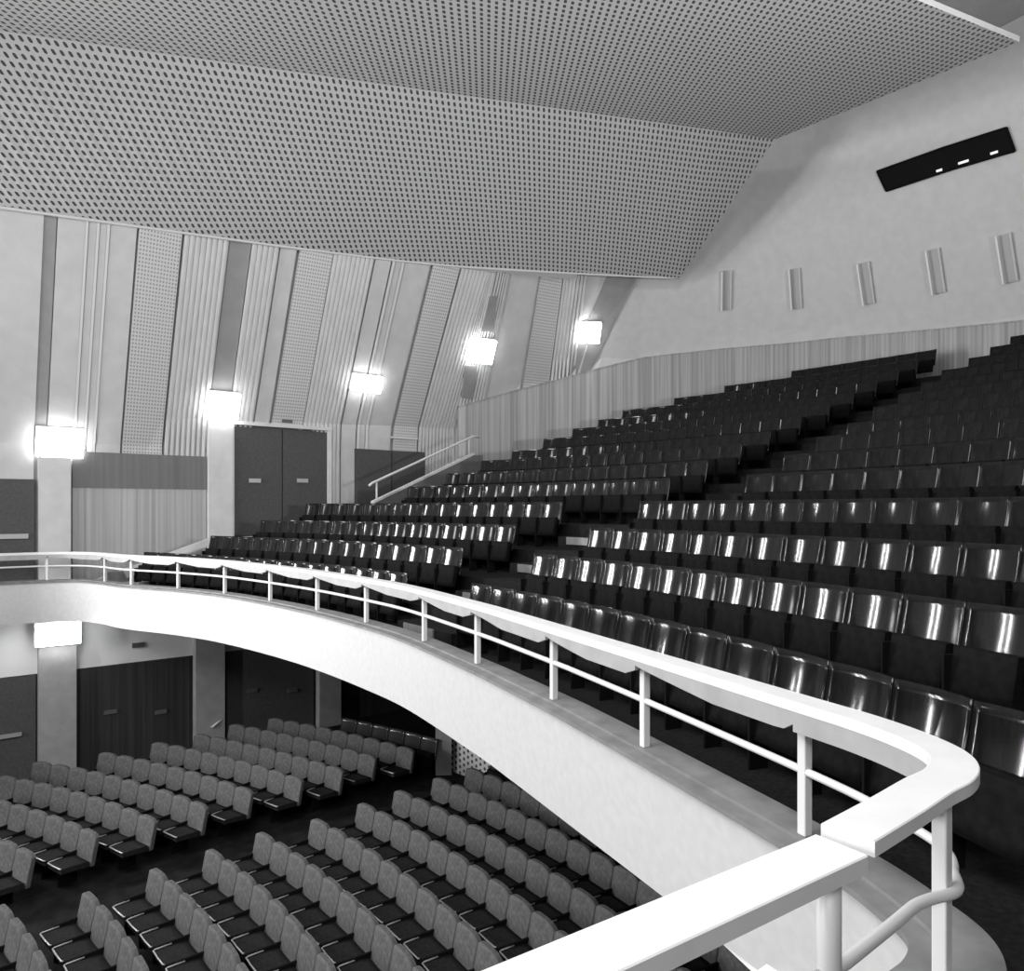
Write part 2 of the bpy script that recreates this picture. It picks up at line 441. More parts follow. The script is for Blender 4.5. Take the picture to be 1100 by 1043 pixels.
# strips on the leaning door wall, given by their pixel columns along the ceiling edge
def s_top(px):
    lo, hi = -8, S1+4
    for _ in range(40):
        m = (lo+hi)/2; q = proj(wall(m, ztop(m)))
        if q[0] < px: lo = m
        else: hi = m
    return (lo+hi)/2
def strip(px0, px1, kind, zlow=None, name='wall_panel'):
    a, b = s_top(px0), s_top(px1)
    lowf = (lambda s: -1.9) if zlow is None else zlow
    if kind == 'rib':
        n = max(2, int(round((b-a)/.13)))
        mb = MB()
        for k in range(n):
            x0, x1 = lerp(a, b, k/n), lerp(a, b, (k+.55)/n)
            for q in range(8):
                pts = []
                for (s, o) in ((x0, .02), (x1, .02), (x1, .075), (x0, .075)):
                    pts.append((wall(s, lerp(lowf(s), ztop(s)-.03, q/8), o), wall(s, lerp(lowf(s), ztop(s)-.03, (q+1)/8), o)))
                mb.prism([p for p, _ in pts], [p for _, p in pts])
        shell(a, b, lowf, lambda s: ztop(s)-.02, 2, 10, .02, mb)
        mb.uv = {}
        return mb, 'rib'
    if kind == 'batten':
        mb = shell(a, b, lowf, lambda s: ztop(s)-.02, 2, 10, .07); return mb, 'batten'
    off = {'smooth': .04, 'dark': .015, 'perf': .08}[kind]
    return shell(a, b, lowf, lambda s: ztop(s)-.02, 3, 12, off), {'smooth': 'smooth', 'dark': 'dark_board', 'perf': 'perf'}[kind]
strips = [(-330, -250, 'rib'), (-250, -190, 'dark'), (-190, -120, 'perf'), (-120, -60, 'rib'), (-60, 47, 'smooth'), (47, 61, 'dark'), (62, 92, 'smooth'), (92, 95, 'batten'), (96, 104, 'smooth'), (104, 107, 'batten'), (108, 115, 'smooth'), (115, 118, 'batten'),
          (119, 147, 'smooth'), (149, 195, 'perf'), (198, 246, 'rib'), (247, 270, 'dark'), (271, 300, 'rib'), (301, 318, 'smooth'), (321, 357, 'perf'), (358, 402, 'rib'),
          (403, 420, 'smooth'), (421, 424, 'batten'), (425, 431, 'smooth'), (431, 434, 'batten'), (435, 461, 'smooth'), (464, 493, 'perf'), (495, 547, 'rib'), (549, 578, 'smooth'), (580, 604, 'perf'), (605, 650, 'rib')]
wl = bpy.data.objects['wall_left_upper']
for a, b, k in strips:
    mb, mm = strip(a, b, k); o = obj({'rib': 'ribbed_panel', 'smooth': 'smooth_panel', 'dark': 'dark_panel', 'perf': 'perforated_panel', 'batten': 'batten'}[k], mb, mm, wl)

def wallbox(s0, s1, z0, z1, o0, o1):
    """box standing off the vertical part of the wall"""
    mb = MB(); r = []
    for s, o in ((s0, o0), (s1, o0), (s1, o1), (s0, o1)):
        p, n = base(s), inward(s); r.append(Vector((p.x+n.x*o, p.y+n.y*o, 0)))
    mb.prism([p+Vector((0, 0, z0)) for p in r], [p+Vector((0, 0, z1)) for p in r]); return mb
spx = s_of_px
FG = FZ[0]     # gallery floor level
LF = FZ[3]     # door landing level
zt_p = lambda px, y: z_px(spx(px), y)
# upper pillars
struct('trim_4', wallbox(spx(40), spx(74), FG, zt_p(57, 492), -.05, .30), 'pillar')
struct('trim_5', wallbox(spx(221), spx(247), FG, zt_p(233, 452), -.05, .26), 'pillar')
if 0: struct('trim_6', wallbox(spx(456), spx(490), LF, zt_p(475, 446), -.05, .20), 'white')
# wood panel between the pillars, darker head
pn = struct('trim_7', wallbox(spx(77), spx(220), FG, zt_p(150, 525), 0, .13), 'dado_light')
struct('panel_head', wallbox(spx(77), spx(220), zt_p(150, 525), zt_p(150, 488), 0, .15), 'dado_dark', pn)
# doors
def door(n, px0, px1, ytop, zf, leaves, hy, hpx, m='door', frame='pillar', off=.13, bar=False):
    s0, s1 = spx(px0), spx(px1); zt = z_px((s0+s1)/2, ytop)
    d = struct('door_%d' % n, wallbox(s0, s1, zf, zt, .0, off-.02), m)
    k = (s1-s0)/leaves
    for i in range(leaves):
        obj('door_leaf', wallbox(s0+k*i+.02, s0+k*(i+1)-.02, zf+.02, zt-.05, off-.02, off+.03), m, d)
    if frame:
        obj('door_frame', wallbox(s0-.12, s0, zf, zt+.1, 0, .22), frame, d); obj('door_frame', wallbox(s1, s1+.12, zf, zt+.1, 0, .22), frame, d)
        obj('door_head', wallbox(s0-.12, s1+.12, zt, zt+.1, 0, .24), frame, d)
    for hx in hpx:
        s = spx(hx); z = z_px(s, hy); w = .16 if not bar else .42
        mb = wallbox(s-w, s+w, z-.055, z+.055, off+.05, off+.10)
        obj('door_handle', mb, 'brass', d)
    return d
door(1, -75, 37, 514, FG, 2, 576, (6, -50), frame=None, bar=True)
door(2, 249, 349, 460, LF, 2, 516.5, (271, 322))
door(3, 380, 454, 484, LF, 2, 525, (), frame=None)
mb = wallbox(spx(301), spx(312), zt_p(306, 454.5), zt_p(306, 449.5), .10, .15); tag(obj('wall_plaque', mb, 'plaque'), 'small dark plaque on the wall above the tall double door', 'plaque')
mb = wallbox(spx(417), spx(446), zt_p(431, 472), zt_p(431, 470), .15, .21); tag(obj('door_light_strip', mb, 'batten'), 'thin pale ledge on the wall above the low dark doorway', 'ledge')

# stalls wall below the frieze: pillars, doors
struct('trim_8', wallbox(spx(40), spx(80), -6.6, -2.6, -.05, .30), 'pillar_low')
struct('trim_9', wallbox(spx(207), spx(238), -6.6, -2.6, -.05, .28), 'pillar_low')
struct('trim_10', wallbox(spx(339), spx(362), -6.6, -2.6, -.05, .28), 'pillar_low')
zd = -3.92
d4 = struct('door_4', wallbox(spx(-80), spx(38), -6.6, zd, 0, .06), 'door')
s = spx(6); mb = wallbox(s-.3, s+.3, z_px(s, 791.5), z_px(s, 787.5), .1, .15); obj('door_handle', mb, 'brass', d4)
d5 = struct('door_5', wallbox(spx(86), spx(203), -6.6, zd, 0, .04), 'stdoor')
for hx in (118, 172):
    s = spx(hx); obj('door_handle', wallbox(s-.14, s+.14, z_px(s, 766), z_px(s, 762), .05, .1), 'plaque', d5)
d6 = struct('door_6', wallbox(spx(242), spx(336), -6.6, zd, 0, .05), 'door')
for hx in (270, 313):
    s = spx(hx); obj('door_handle', wallbox(s-.14, s+.14, z_px(s, 743), z_px(s, 739), .06, .1), 'plaque', d6)
mb = wallbox(spx(141.5), spx(154), zt_p(148, 695), zt_p(148, 690), .02, .08); tag(obj('wall_vent', mb, 'plaque'), 'small dark vent on the white frieze under the balcony', 'vent')
s = spx(232)
mb = MB(); p, n = base(s), inward(s)
q0 = ray(228, 781, (p.y+n.y*.5)); q1 = ray(241, 771, (p.y+n.y*.5)+.3)
mb.tube([q0, (q0+q1)/2, q1], .03, 8); mb.tube([q1, q1+Vector((-n.x*.35, -n.y*.35, 0))], .02, 8); mb.tube([q0, q0+Vector((-n.x*.25, -n.y*.25, 0))], .02, 8)
tag(obj('wall_handrail', mb, 'metal'), 'short pale sloping handrail beside the stalls pillar', 'handrail')

# rear wall of the stalls: free column, pierced low screen, strip wall
mb = MB(); c = Vector((-1.66, 18.05)); u = Vector((.9, .1, 0)).normalized(); v = Vector((-.1, .9, 0)).normalized()
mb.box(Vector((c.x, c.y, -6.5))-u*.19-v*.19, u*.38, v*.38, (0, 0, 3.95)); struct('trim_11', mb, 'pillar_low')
sw0, sw1 = ray(485, 0, 18.2), ray(572, 0, 16.4)
mb = MB(); a0 = Vector((sw0.x, sw0.y, -6.45)); a1 = Vector((sw1.x, sw1.y, -6.45)); L_ = (a1-a0).length; Z1 = -5.46
mb.quad(a0, a1, Vector((a1.x, a1.y, Z1)), Vector((a0.x, a0.y, Z1)), uv=[(0, 0), (L_, 0), (L_, .95), (0, .95)])
o = obj('pierced_screen', mb, 'screen'); m_ = o.modifiers.new('s', 'SOLIDIFY'); m_.thickness = .04; m_.offset = -1
tag(o, 'low pale pierced screen beside the column behind the back stalls rows', 'screen')
mb = MB()
pts = [base(SD0)] + [Vector((0.6, 22.8)), Vector((4.5, 20.0)), Vector((8, 16)), Vector((10.5, 11)), Vector((11.5, 5)), Vector((11, 0))]
for p, q in zip(pts, pts[1:]): mb.quad((p.x, p.y, -6.6), (q.x, q.y, -6.6), (q.x, q.y, -2.5), (p.x, p.y, -2.5))
struct('wall_stalls_rear', mb, 'stdoor')

# ------------------------------------------------------------------ stair at the door landing
ps = [Vector((-3.94, 21.0)), Vector((-1.22, 23.16))]
dz0, dz1 = .118, 1.636
u = (ps[1]-ps[0]).normalized(); nn = Vector((u.y, -u.x, 0))*.06
mb = MB()
r = [Vector((p.x, p.y, 0)) for p in ps]; e = r[1]+Vector((u.x, u.y, 0))*.35
ring = lambda k: [r[0]+k+Vector((0, 0, LF)), e+k+Vector((0, 0, LF)), e+k+Vector((0, 0, dz1+.02)), r[1]+k+Vector((0, 0, dz1)), r[0]+k+Vector((0, 0, dz0))]
mb.prism(ring(nn), ring(-nn)); sw = struct('wall_stair', mb, 'stonewall')
mb = MB(); nn2 = nn*1.4
rg = lambda k: [r[0]+k+Vector((0, 0, dz0)), r[1]+k+Vector((0, 0, dz1)), r[1]+k+Vector((0, 0, dz1+.07)), r[0]+k+Vector((0, 0, dz0+.07))]
mb.prism(rg(nn2), rg(-nn2)); obj('coping', mb, 'pillar', sw)
hr = thing('stair_handrail', T(r[0]+Vector((0, 0, dz0))), 'slim white sloping handrail on the stair wall below the pale rear panelling', 'handrail')
mb = MB(); up = Vector((0, 0, .58)); h0 = r[0]+Vector((0, 0, dz0))+up; h1 = r[1]+Vector((0, 0, dz1))+up; k = (h1-h0)
mb.tube([h0-k*.03-Vector((0, 0, .03)), h0, h0+k*.5, h1, h1+Vector((u.x, u.y, 0))*.25], .035, 8); obj('rail', mb, 'metal', hr)
for t in (.04, .96):
    q = r[0]+Vector((0, 0, dz0))+(r[1]+Vector((0, 0, dz1))-r[0]-Vector((0, 0, dz0)))*t
    mb = MB(); mb.tube([q+Vector((0, 0, .05)), q+up*.5, q+up], .028, 8); obj('post', mb, 'metal', hr)
# light sloping stringer of the side stair on the door wall, pale step ends at the row ends
mb = MB()
def st(px, y, off):
    s = spx(px); p, n = base(s), inward(s); q = p+n*off; return Vector((q.x, q.y, (HY-y)/F_*q.y))
A, B, C, D = st(88, 626, .5), st(215, 578, .75), st(215, 586, .75), st(118, 626, .5)
n = inward(spx(150)); k = Vector((n.x, n.y, 0))*.08
mb.prism([A, B, C, D], [A+k, B+k, C+k, D+k]); struct('trim_12', mb, 'pillar')
steps = thing('side_stair', T(pol(BC, RR+1.4, 63.2, FZ[0])), 'pale side stair climbing beside the row ends to the door landing', 'stair')
for j in range(1, 4):
    for h_ in (0, 1):
        zt_ = FZ[j-1]+(FZ[j]-FZ[j-1])*(.5 if h_ == 0 else 1)+.01
        rr0 = RR+DR[j-1]+.2-(.55 if h_ == 0 else 0)
        mb = MB(); ringblock(mb, rr0, rr0+.5, LEFT_END[j]+.95, LEFT_END[j]+2.4, FZ[j-1], zt_, 3, True)
        if mb.f: obj('step', mb, 'carpetstep', steps)
for j in (0, 1, 2, 3):
    mb = MB(); t0 = LEFT_END[j]+1.0
    ringblock(mb, RR+DR[j]-.55, RR+DR[j]+.12, t0, t0+.35, FZ[j], FZ[j]+.42, 1)
    if mb.f: obj('end_block', mb, 'carpetstep', steps)

# aisle steps between the two seat blocks
ais = thing('aisle_stair', T(pol(BC, RR+1.3, 37, FZ[0])), 'dark stepped aisle with pale nosings between the two balcony seat blocks', 'stair')
for j in range(1, 15):
    r0 = RR+DR[j-1]+.2
    a, b = AISLE_R[j-1]+.3, AISLE_L[j-1]-.3
    mb = MB(); ringblock(mb, r0-.5, r0-.01, a, b, FZ[j-1], (FZ[j]+FZ[j-1])/2, 4); stp = obj('step', mb, 'carpet', ais)
    if j < 5:
        mb = MB(); ringblock(mb, r0-.53, r0-.5, lerp(a, b, .3), lerp(a, b, .85), (FZ[j]+FZ[j-1])/2-.14, (FZ[j]+FZ[j-1])/2, 2); obj('nosing', mb, 'ledge', stp)

# ------------------------------------------------------------------ lamps
def lamp_on_wall(px, py, w, h, label, depth=.13, light=0):
    s, z = wall_at(px, py, off=.36 if light else .2)
    p = wall(s, z, .3 if light else 0); dn = (wall(s, z+.3)-wall(s, z-.3)).normalized(); n = inward(s)
    t = Vector((n.y, -n.x, 0)); t = Vector((-n.y, n.x, 0)); nn = dn.cross(t); 
    if nn.x*n.x+nn.y*n.y < 0: nn = -nn
    d = p.y; d -= .2; W_ = (w-3)/F_*d; H_ = (h-3)/F_*d
    # foreshortening of the width along the wall
    v = Vector((p.x, p.y, 0)).normalized(); c_ = abs(t.x*v.y-t.y*v.x); W_ /= max(.35, c_)
    root = thing('wall_lamp', T(p), label, 'lamp', 'square wall lamps along the door wall')
    mb = MB(); o = p-t*W_/2-dn*H_/2+nn*.10
    mb.box(o+nn*.03, t*W_, dn*H_, nn*depth); g = bevel(obj('glass_box', mb, 'lampdim' if light else 'lampglass', root), .01)
    mb = MB(); mb.box(o-t*W_*.02-dn*H_*.02-nn*.10, t*W_*1.04, dn*H_*1.04, nn*.125); obj('bracket', mb, 'white', root)
    return root
lamp_on_wall(65, 473, 46, 34, 'lit square wall lamp above the pale pillar beside the low wood panel, largest in view')
lamp_on_wall(240, 433, 35, 32, 'lit square wall lamp above the pillar just left of the tall double door')
lamp_on_wall(395, 409, 33, 21, 'lit oblong wall lamp above the gap between the double door and low doorway')
lamp_on_wall(518, 374, 29, 29, 'lit square wall lamp above the left end of the rear panelling')
lamp_on_wall(633, 354, 27, 25, 'lit tilted wall lamp highest up, where the ribbed wall meets the plain rear wall')
lamp_on_wall(62, 680, 44, 27, 'lit wall lamp half hidden under the balcony front on the stalls wall', light=15)
# dark boards behind and below the two far lamps
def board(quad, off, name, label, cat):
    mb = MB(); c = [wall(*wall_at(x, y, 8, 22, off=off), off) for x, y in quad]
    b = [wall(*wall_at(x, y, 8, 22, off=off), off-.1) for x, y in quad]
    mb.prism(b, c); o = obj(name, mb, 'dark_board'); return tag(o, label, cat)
board([(513, 393), (500, 393), (496, 427), (508, 429)], .12, 'wall_board', 'small dark upright board on the wall under the fourth lamp from the left', 'board')
board([(534, 318), (526, 318), (518, 356), (531, 356)], .12, 'wall_board', 'narrow dark upright board on the ribbed wall above the fourth lamp', 'board')
board([(684, 299), (652, 297), (606, 405), (634, 398)], .10, 'wall_board', 'wide dark leaning board standing in for the shadowed recess behind the highest lamp', 'board')  # dark tone put in for the shade of the recess here

# projection ports and the long dark booth window on the rear wall
for k, (px, py, w, h, lab) in enumerate([(780, 312, 13, 40, 'first from the canopy corner'), (855, 310, 13, 41, 'second from the canopy corner'), (932, 304, 13, 43, 'third from canopy corner'),
                                         (1007, 291, 15, 46, 'fourth from canopy corner'), (1084, 277, 17, 50, 'fifth from canopy corner')]):
    s, z = wall_at(px, py, 12, 42, 4, 11)
    p = wall(s, z); dn = (wall(s, z+.3)-wall(s, z-.3)).normalized(); n = inward(s); t = Vector((-n.y, n.x, 0)); nn = dn.cross(t)
    if nn.x*n.x+nn.y*n.y < 0: nn = -nn
    H_ = h/F_*p.y*1.02; W_ = .34
    root = thing('projection_port', T(p), 'narrow upright projection port in the plain rear wall, '+lab, 'port', 'projection ports')
    t2 = t if (wall(s+.2, z)-p).dot(t) > 0 else -t       # t2 points to the right along the wall
    mb = MB(); o = p-t2*W_/2-dn*H_/2
    mb.box(o+nn*.03, t2*.05, dn*H_, nn*.20); obj('port_cheek', mb, 'rail', root)  # left cheek in a paler colour, the lamplight on it put into the tone
    mb = MB(); mb.box(o+t2*(W_-.05)+nn*.03, t2*.05, dn*H_, nn*.07); obj('port_cheek', mb, 'rear', root)
    mb = MB(); mb.box(o+t2*.05+nn*.03, t2*(W_-.10), dn*H_, nn*.03); obj('port_glass', mb, 'port', root)
cs = [(943, 184), (1082, 137), (1091, 162), (953, 205)]
wp = [wall(*wall_at(x, y, 14, 42, 5, 12, .02), .02) for x, y in cs]
mid = [wall(*wall_at(1013, 159, 14, 42, 5, 12, .02), .02), wall(*wall_at(1023, 182, 14, 42, 5, 12, .02), .02)]
ring = [wp[0], mid[0], wp[1], wp[2], mid[1], wp[3]]
nI = inward(wall_at(1013, 159, 14, 42, 5, 12)[0]); k = Vector((nI.x, nI.y, -.35))
mb = MB(); mb.prism([p-k*.03 for p in ring], [p+k*.05 for p in ring]); win = struct('window_1', mb, 'black')
mb = MB(); cc = sum(ring, Vector())/6
out = [p+(p-cc)*.0+k*.02 for p in ring]
for i in range(6):
    a, b = ring[i], ring[(i+1) % 6]; mb.tube([a+k*.05, (a+b)/2+k*.05, b+k*.05], .03, 6)
obj('window_frame', mb, 'iron', win)
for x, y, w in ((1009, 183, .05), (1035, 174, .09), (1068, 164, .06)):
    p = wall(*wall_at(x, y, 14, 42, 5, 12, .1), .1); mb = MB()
    t = (wp[2]-wp[3]).normalized(); mb.tube([p-t*w*1.4, p, p+t*w*1.4], .034, 8); obj('pale_spot', mb, 'spot_glow', win)  # small pale glowing bars on the dark window

# ------------------------------------------------------------------ perforated canopy
ctl = [wall(q, ztop(q)-.02, .12) for q in (-17, -12, -7, -3, s_top(60), s_top(200), s_top(340), s_top(470))]
ctl += [ray(600, 292.6, 23.1), ray(730, 299, 24.3), ray(850, 302, 25.2)]
edge = catmull(ctl, 10); edge = [q for q in edge if q.y < 24.29]+[ray(730, 299, 24.3)]
vdir = Vector((.05, 1, -.52))
def fold_on_image(E):
    t = 4.0
    for _ in range(60):
        Fp = E-vdir*t; x, y = proj(Fp); yt = 96+.139*(x-450); t += (y-yt)*.01
    return E-vdir*t
e450 = min(edge, key=lambda q: abs(proj(q)[0]-430) if q.y > 1 else 1e9); e620 = min(edge, key=lambda q: abs(proj(q)[0]-615) if q.y > 1 else 1e9)
fA, fB = fold_on_image(e450), fold_on_image(e620)
wdir = (fB-fA).normalized(); adir = Vector((-.034, 1, .163)).normalized(); npl = wdir.cross(adir)
def on_plane(o, d): return o+d*((fA-o).dot(npl)/d.dot(npl))
def rayplane(px, py): return on_plane(Vector((0, 0, 0)), ray(px, py, 1))
G = rayplane(832, 150)
f0 = rayplane(100, 96+.139*(100-450))
fdir = (G-f0).normalized()
def fold_pt(E):
    # the slats run perpendicular to neither edge: meet the straight fold in the vertical plane of vdir
    n = vdir.cross(Vector((0, 0, 1))); return f0+fdir*((E-f0).dot(n)/fdir.dot(n))
def fold_img(E):
    x, y = proj(E); k = (965-y)/(589-x) if abs(589-x) > .5 else 1e6
    xf = (y-k*x-96+.139*450)/(.139-k); return rayplane(xf, 96+.139*(xf-450))
fi = [i for i, q in enumerate(edge) if q.y > 5 and proj(q)[0] > -260][0]
fold = [None]*len(edge)
for i in range(fi, len(edge)): fold[i] = fold_img(edge[i])
for i in range(fi-1, -1, -1): fold[i] = fold[i+1]-fdir*(edge[i+1]-edge[i]).length
# plane coordinates (oblique: along the fold, along the slat direction)
def puv(p):
    w_ = p-fA; a11, a12, a22 = 1, wdir.dot(adir), 1; b1, b2 = w_.dot(wdir), w_.dot(adir); D = a11*a22-a12*a12
    return ((b1*a22-b2*a12)/D, (b2*a11-b1*a12)/D)
mb = MB()
for (E0, F0), (E1, F1) in zip(zip(edge, fold), zip(edge[1:], fold[1:])):
    u0, u1 = puv(F0), puv(F1); l0, l1 = (E0-F0).length, (E1-F1).length
    mb.quad(E0, E1, F1, F0, uv=[(u0[0], u0[1]+l0), (u1[0], u1[1]+l1), u1, u0])
uB, uG = puv(fold[-1]), puv(G)
mb.face([mb.add(edge[-1]), mb.add(G), mb.add(fold[-1])], uv=[(uB[0], uB[1]+(edge[-1]-fold[-1]).length), uG, uB])
low = mb
mb = MB()
Q1, Q2 = rayplane(1095, 45), rayplane(985, 0); Q3 = Q1+(Q2-Q1)*9
qs = [fold[0], G, Q1, Q3, fold[0]-adir*26]
mb.face([mb.add(q) for q in qs], uv=[puv(q) for q in qs])
ce = struct('ceiling', mb, 'canopy'); lo = obj('ceiling_slope', low, 'canopy', ce)
for o in (ce, lo):
    o.data.materials.append(M['rear']); m_ = o.modifiers.new('s', 'SOLIDIFY'); m_.thickness = .1; m_.offset = 1; m_.material_offset_rim = 1
mb = MB(); mb.tube(edge, .035, 6); obj('edge_trim', mb, 'batten', ce)
mb = MB(); zc = 12.0
mb.quad((-40, -20, zc), (25, -20, zc), (25, 32, zc), (-40, 32, zc)); struct('ceiling_upper', mb, 'plain')

# ------------------------------------------------------------------ balcony seats (metres, facing -Y, base at the back panel foot)
I_ = lambda p: Vector(p)
def panel(mb, w, z0, z1, yfun, th, nx=10, nz=8, topround=0.0):
    fr, bk = [], []
    for k in range(nz+1):
        z = lerp(z0, z1, k/nz); rf, rb = [], []
        for i in range(nx+1):
            u = -1+2*i/nx
            zz = z-(topround*(abs(u)**3)*(k/nz)) if topround else z
            y = yfun(u, (zz-z0)/(z1-z0)); rf.append(mb.add((u*w/2, y, zz))); rb.append(mb.add((u*w/2, y+th, zz)))
        fr.append(rf); bk.append(rb)
    for k in range(nz):
        for i in range(nx):
            mb.face([fr[k][i], fr[k][i+1], fr[k+1][i+1], fr[k+1][i]], smooth=True); mb.face([bk[k][i], bk[k+1][i], bk[k+1][i+1], bk[k][i+1]], smooth=True)
    for k in range(nz):
        mb.face([fr[k][0], fr[k+1][0], bk[k+1][0], bk[k][0]]); mb.face([fr[k][nx], bk[k][nx], bk[k+1][nx], fr[k+1][nx]])
    for i in range(nx):
        mb.face([fr[nz][i], fr[nz][i+1], bk[nz][i+1], bk[nz][i]]); mb.face([fr[0][i], bk[0][i], bk[0][i+1], fr[0][i+1]])
def mk(name, mb, m): return mb.mesh(name, m, I_)
mb = MB(); panel(mb, .515, .40, .85, lambda u, t: -.10+.10*t - .034*u*u + .009*math.sin(math.pi*t), .016, 14, 8)
b_back = mk('backrest', mb, 'seatwood')
mb = MB(); panel(mb, .46, .22, .56, lambda u, t: -.26+.07*t, .07, 6, 4); b_pan = mk('seat_pan', mb, 'seatpan')
mb = MB(); mb.box((-.2518, -.28, .0), (.02, 0, 0), (0, .16, 0), (0, 0, .5)); b_leg = mk('side_stand', mb, 'iron')
# stalls seat
mb = MB(); panel(mb, .513, .36, .85, lambda u, t: -.10+.10*t + .010*u*u, .06, 12, 8, .055); s_back = mk('backrest', mb, 'stfab')
mb = MB(); panel(mb, .47, .0, .42, lambda u, t: .0, .09, 8, 4)
for v in mb.v: v.x, v.y, v.z = v.x*(1-.12*(v.z/.42)), -.10-v.z, .36+v.y*.9+.05*(v.z/.42)-.02*(v.z/.42)**2
s_pan = mk('seat_pan', mb, 'stpan')
mb = MB(); mb.tube([(-.215, -.30, .475), (-.207, -.50, .48), (-.195, -.532, .478), (0, -.537, .478), (.195, -.532, .478), (.205, -.515, .48)], .011, 6); s_trim = mk('edge_trim', mb, 'sttrim')
mb = MB(); mb.box((-.252, -.36, 0), (.03, 0, 0), (0, .30, 0), (0, 0, .50)); s_leg = mk('side_stand', mb, 'iron')
mb = MB(); panel(mb, .503, .40, .85, lambda u, t: -.09+.09*t - .03*u*u, .016, 10, 6); d_back = mk('backrest', mb, 'stwood')
ORD = ['', 'first', 'second', 'third', 'fourth', 'fifth', 'sixth', 'seventh', 'eighth', 'ninth', 'tenth', 'eleventh', 'twelfth', 'thirteenth', 'fourteenth', 'fifteenth',
       'sixteenth', 'seventeenth', 'eighteenth', 'nineteenth', 'twentieth', 'twenty-first', 'twenty-second', 'twenty-third', 'twenty-fourth', 'twenty-fifth', 'twenty-sixth', 'twenty-seventh', 'twenty-eighth', 'twenty-ninth', 'thirtieth']
def seat(name, loc, rz, parts, label, group):
    r = thing(name, loc, label, 'chair', group); r.rotation_euler = (0, 0, rz)
    for nm, me in parts:
        o = bpy.data.objects.new(nm, me); COL.objects.link(o); o.parent = r
        if nm == 'seat_pan' and me is s_pan:
            e_ = bpy.data.objects.new('edge_trim', s_trim); COL.objects.link(e_); e_.parent = o
    return r
BP = [('backrest', b_back), ('seat_pan', b_pan), ('side_stand', b_leg)]
SP = [('backrest', s_back), ('seat_pan', s_pan), ('side_stand', s_leg)]
DP = [('backrest', d_back), ('seat_pan', b_pan), ('side_stand', s_leg)]
cand = []
for j in range(15):
    r = RR+DR[j]; dth = math.degrees(BSEAT/r)
    n = int((LEFT_END[j]-AISLE_L[j])/dth+.4)
    for k in range(n): cand.append((j, 'door', k+1, AISLE_L[j]+dth*(k+.5)))
    k = 0
    while True:
        th = AISLE_R[j]-dth*(k+.5); p = pol(BC, r, th)
        if p.y < .8 or 550+F_*p.x/p.y > 1150: break
        if wall_r(th) < r+.5: break
        cand.append((j, 'booth', k+1, th)); k += 1
def seatloc(j, th):
    p = pol(BC, RR+DR[j], th, FZ[j]); return T(p)
cand.sort(key=lambda c: (lambda p: p.y+ .0)(pol(BC, RR+DR[c[0]], c[3])))
indiv, rest = cand[:300], cand[300:]
for j, side, k, th in indiv:
    row = 'front row by railing' if j == 0 else ORD[j+1]+' row above railing'
    seat('balcony_chair', seatloc(j, th), math.radians(th-90), BP,
         'dark varnished chair, %s from aisle, %s, %s side' % (ORD[k], row, 'door' if side == 'door' else 'booth-window'), 'varnished balcony seats in curved rows')
if rest:
    mb = MB()
    for j, side, k, th in rest:
        a = math.radians(th-90); c_, s_ = math.cos(a), math.sin(a); L0 = seatloc(j, th)
        for me, mi in ((b_back, 0), (b_pan, 1)):
            o0 = len(mb.v)
            for v in me.vertices: mb.v.append(Vector((v.co.x*c_-v.co.y*s_+L0.x, v.co.x*s_+v.co.y*c_+L0.y, v.co.z+L0.z)))
            for p in me.polygons: mb.face([o0+i for i in p.vertices], mi=mi, smooth=p.use_smooth)
    me = bpy.data.meshes.new('rear_seats'); me.from_pydata([tuple(v) for v in mb.v], [], mb.f)
    me.materials.append(M['seatwood']); me.materials.append(M['seatpan'])
    for p, mi, sm in zip(me.polygons, mb.mi, mb.sm): p.material_index = mi; p.use_smooth = sm
    o = bpy.data.objects.new('far_balcony_chairs', me); COL.objects.link(o); o['kind'] = 'stuff'; tag(o, 'dark seats of the farthest top balcony rows against the rear panelling', 'seats')

# ------------------------------------------------------------------ stalls seats
SR = [23.2, 22.28, 21.45, 20.5, 19.65, 18.68, 17.75, 16.88, 16.0, 15.05, 14.14]
S_L = [None, 63.8, 65, 66.5, 67.8, 69.8, 71.7, 78, 78, 74, None]
S_R = [None, 51.3, 52.2, 52.1, 52.8, 53.7, 53.9, 54.6, 55.6, 56.1, None]
F_L = [None, 47, 47.3, 47.5, 47.6, 47.8, 48.6, 48.8, 49, 49.2, 51.5]
def st_loc(r, th): return T(pol(SC, r, th, stz(r)))
rown = ['', 'back row', 'second row from back', 'third row from back', 'fourth row from back', 'fifth row from back', 'sixth row from back', 'seventh row from back', 'eighth row from back', 'ninth row from back', 'tenth row from back']
for j in range(1, 11):
    r = SR[j]; dth = math.degrees(.55/r)
    if S_L[j]:
        n = int((S_L[j]-S_R[j])/dth+.4)
        for k in range(n):
            th = S_R[j]+dth*(k+.5); p = pol(SC, r, th); px = 550+F_*p.x/p.y
            if px < -35: break
            seat('stalls_chair', st_loc(r, th), math.radians(th-90), SP, 'gray plush stalls chair, %s from aisle, %s, door side' % (ORD[k+1], rown[j]), 'plush stalls seats in curved rows')
    k = 0
    while True:
        th = F_L[j]-dth*(k+.5); p = pol(SC, r, th)
        px = 550+F_*p.x/p.y; py = HY+F_*5.5/p.y
        if th < 24 or px > 800 or py > 1075: break
        seat('stalls_chair', st_loc(r, th), math.radians(th-90), SP, 'gray plush stalls chair, %s from aisle, %s, column side' % (ORD[k+1], rown[j]), 'plush stalls seats in curved rows')
        k += 1
r = SR[0]; dth = math.degrees(.55/r); nm = 0
t0 = hit(376, SC, r)[1]
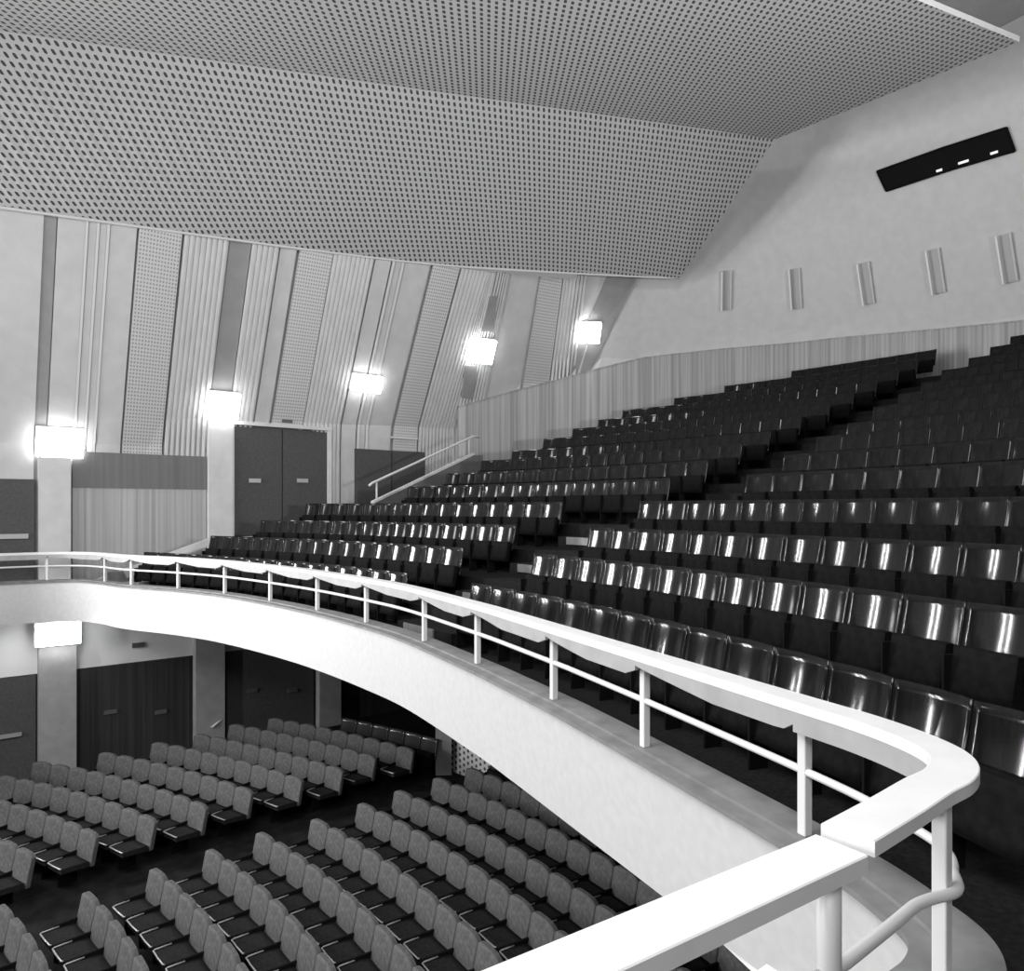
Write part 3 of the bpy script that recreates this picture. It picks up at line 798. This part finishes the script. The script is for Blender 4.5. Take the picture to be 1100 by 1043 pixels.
for q in range(6):
    th = t0-dth*q; nm += 1
    seat('wooden_chair', st_loc(r, th), math.radians(th-90), DP, 'polished dark chair behind the back stalls row, %s from the pillar by the column' % ORD[nm], 'polished seats behind the stalls')
for q, px in enumerate((541, 556)):
    th = hit(548, SC, 23.3)[1]+(.5-q)*dth
    seat('wooden_chair', st_loc(23.3, th), math.radians(th-90), DP, 'polished dark chair behind the pierced screen, ' + ('nearer the screen' if q == 0 else 'nearer the balcony front'), 'polished seats behind the stalls')

# ------------------------------------------------------------------ light
w = bpy.data.worlds.new('world'); sc.world = w; w.use_nodes = True
w.node_tree.nodes['Background'].inputs[0].default_value = (1, 1, 1, 1); w.node_tree.nodes['Background'].inputs[1].default_value = .25
def area(name, loc, tgt, sx, sy, e, spread=180):
    L = bpy.data.lights.new(name, 'AREA'); L.shape = 'RECTANGLE'; L.size = sx; L.size_y = sy; L.energy = e; L.spread = math.radians(spread)
    o = bpy.data.objects.new(name, L); COL.objects.link(o); o.location = T(loc)
    o.rotation_euler = (T(tgt)-T(loc)).to_track_quat('-Z', 'Y').to_euler(); return o
for s_ in (-4.3, -6.3):
    q = base(s_)+inward(s_)*2.0
    area('streak_helper', (q.x, q.y, 1.8), (8, 12.5, .5), .10, 7, 500, 115)  # added, out of view: draws the paired bright streaks on the chair backs
area('side_fill', (-21, -4, 2), (2, 10, -2), 1, 4, 1900)  # unseen fill added from the side to even out the white balcony front
area('front_fill', (-3, -10, 7.5), (-3, 14, -2), 6, 3, 1200)  # broad fill added behind the camera, mainly for the fascia
area('overhead_fill', (-4, 2.5, 6.6), (-3.5, 4, 0), 6, 6, 1000)  # added overhead, out of view, so the rail tops come out whitest
area('canopy_fill', (10.5, 2, .8), (4.5, 7.5, 8.6), 2, 1, 1550, 115)  # unseen light added beside the camera to brighten the perforated ceiling
area('low_fill', (-12, -7, -4.0), (2, 9, 8), 6, 1, 250)  # low fill added behind the view, aimed up at the canopy
# ------------------------------------------------------------------ camera
cam = bpy.data.cameras.new('camera'); co = bpy.data.objects.new('camera', cam); COL.objects.link(co)
co.location = T((0, 0, 0)); co.rotation_euler = (math.radians(90), 0, 0)
cam.sensor_width = 36; cam.lens = F_/1100*36; cam.shift_y = (HY-521.5)/1100; cam.clip_start = .05; cam.clip_end = 300
sc.camera = co
sc.view_settings.view_transform = 'Standard'; sc.view_settings.look = 'None'; sc.view_settings.gamma = 1; sc.view_settings.exposure = 0
try: sc.view_settings.use_curve_mapping = False
except Exception: pass
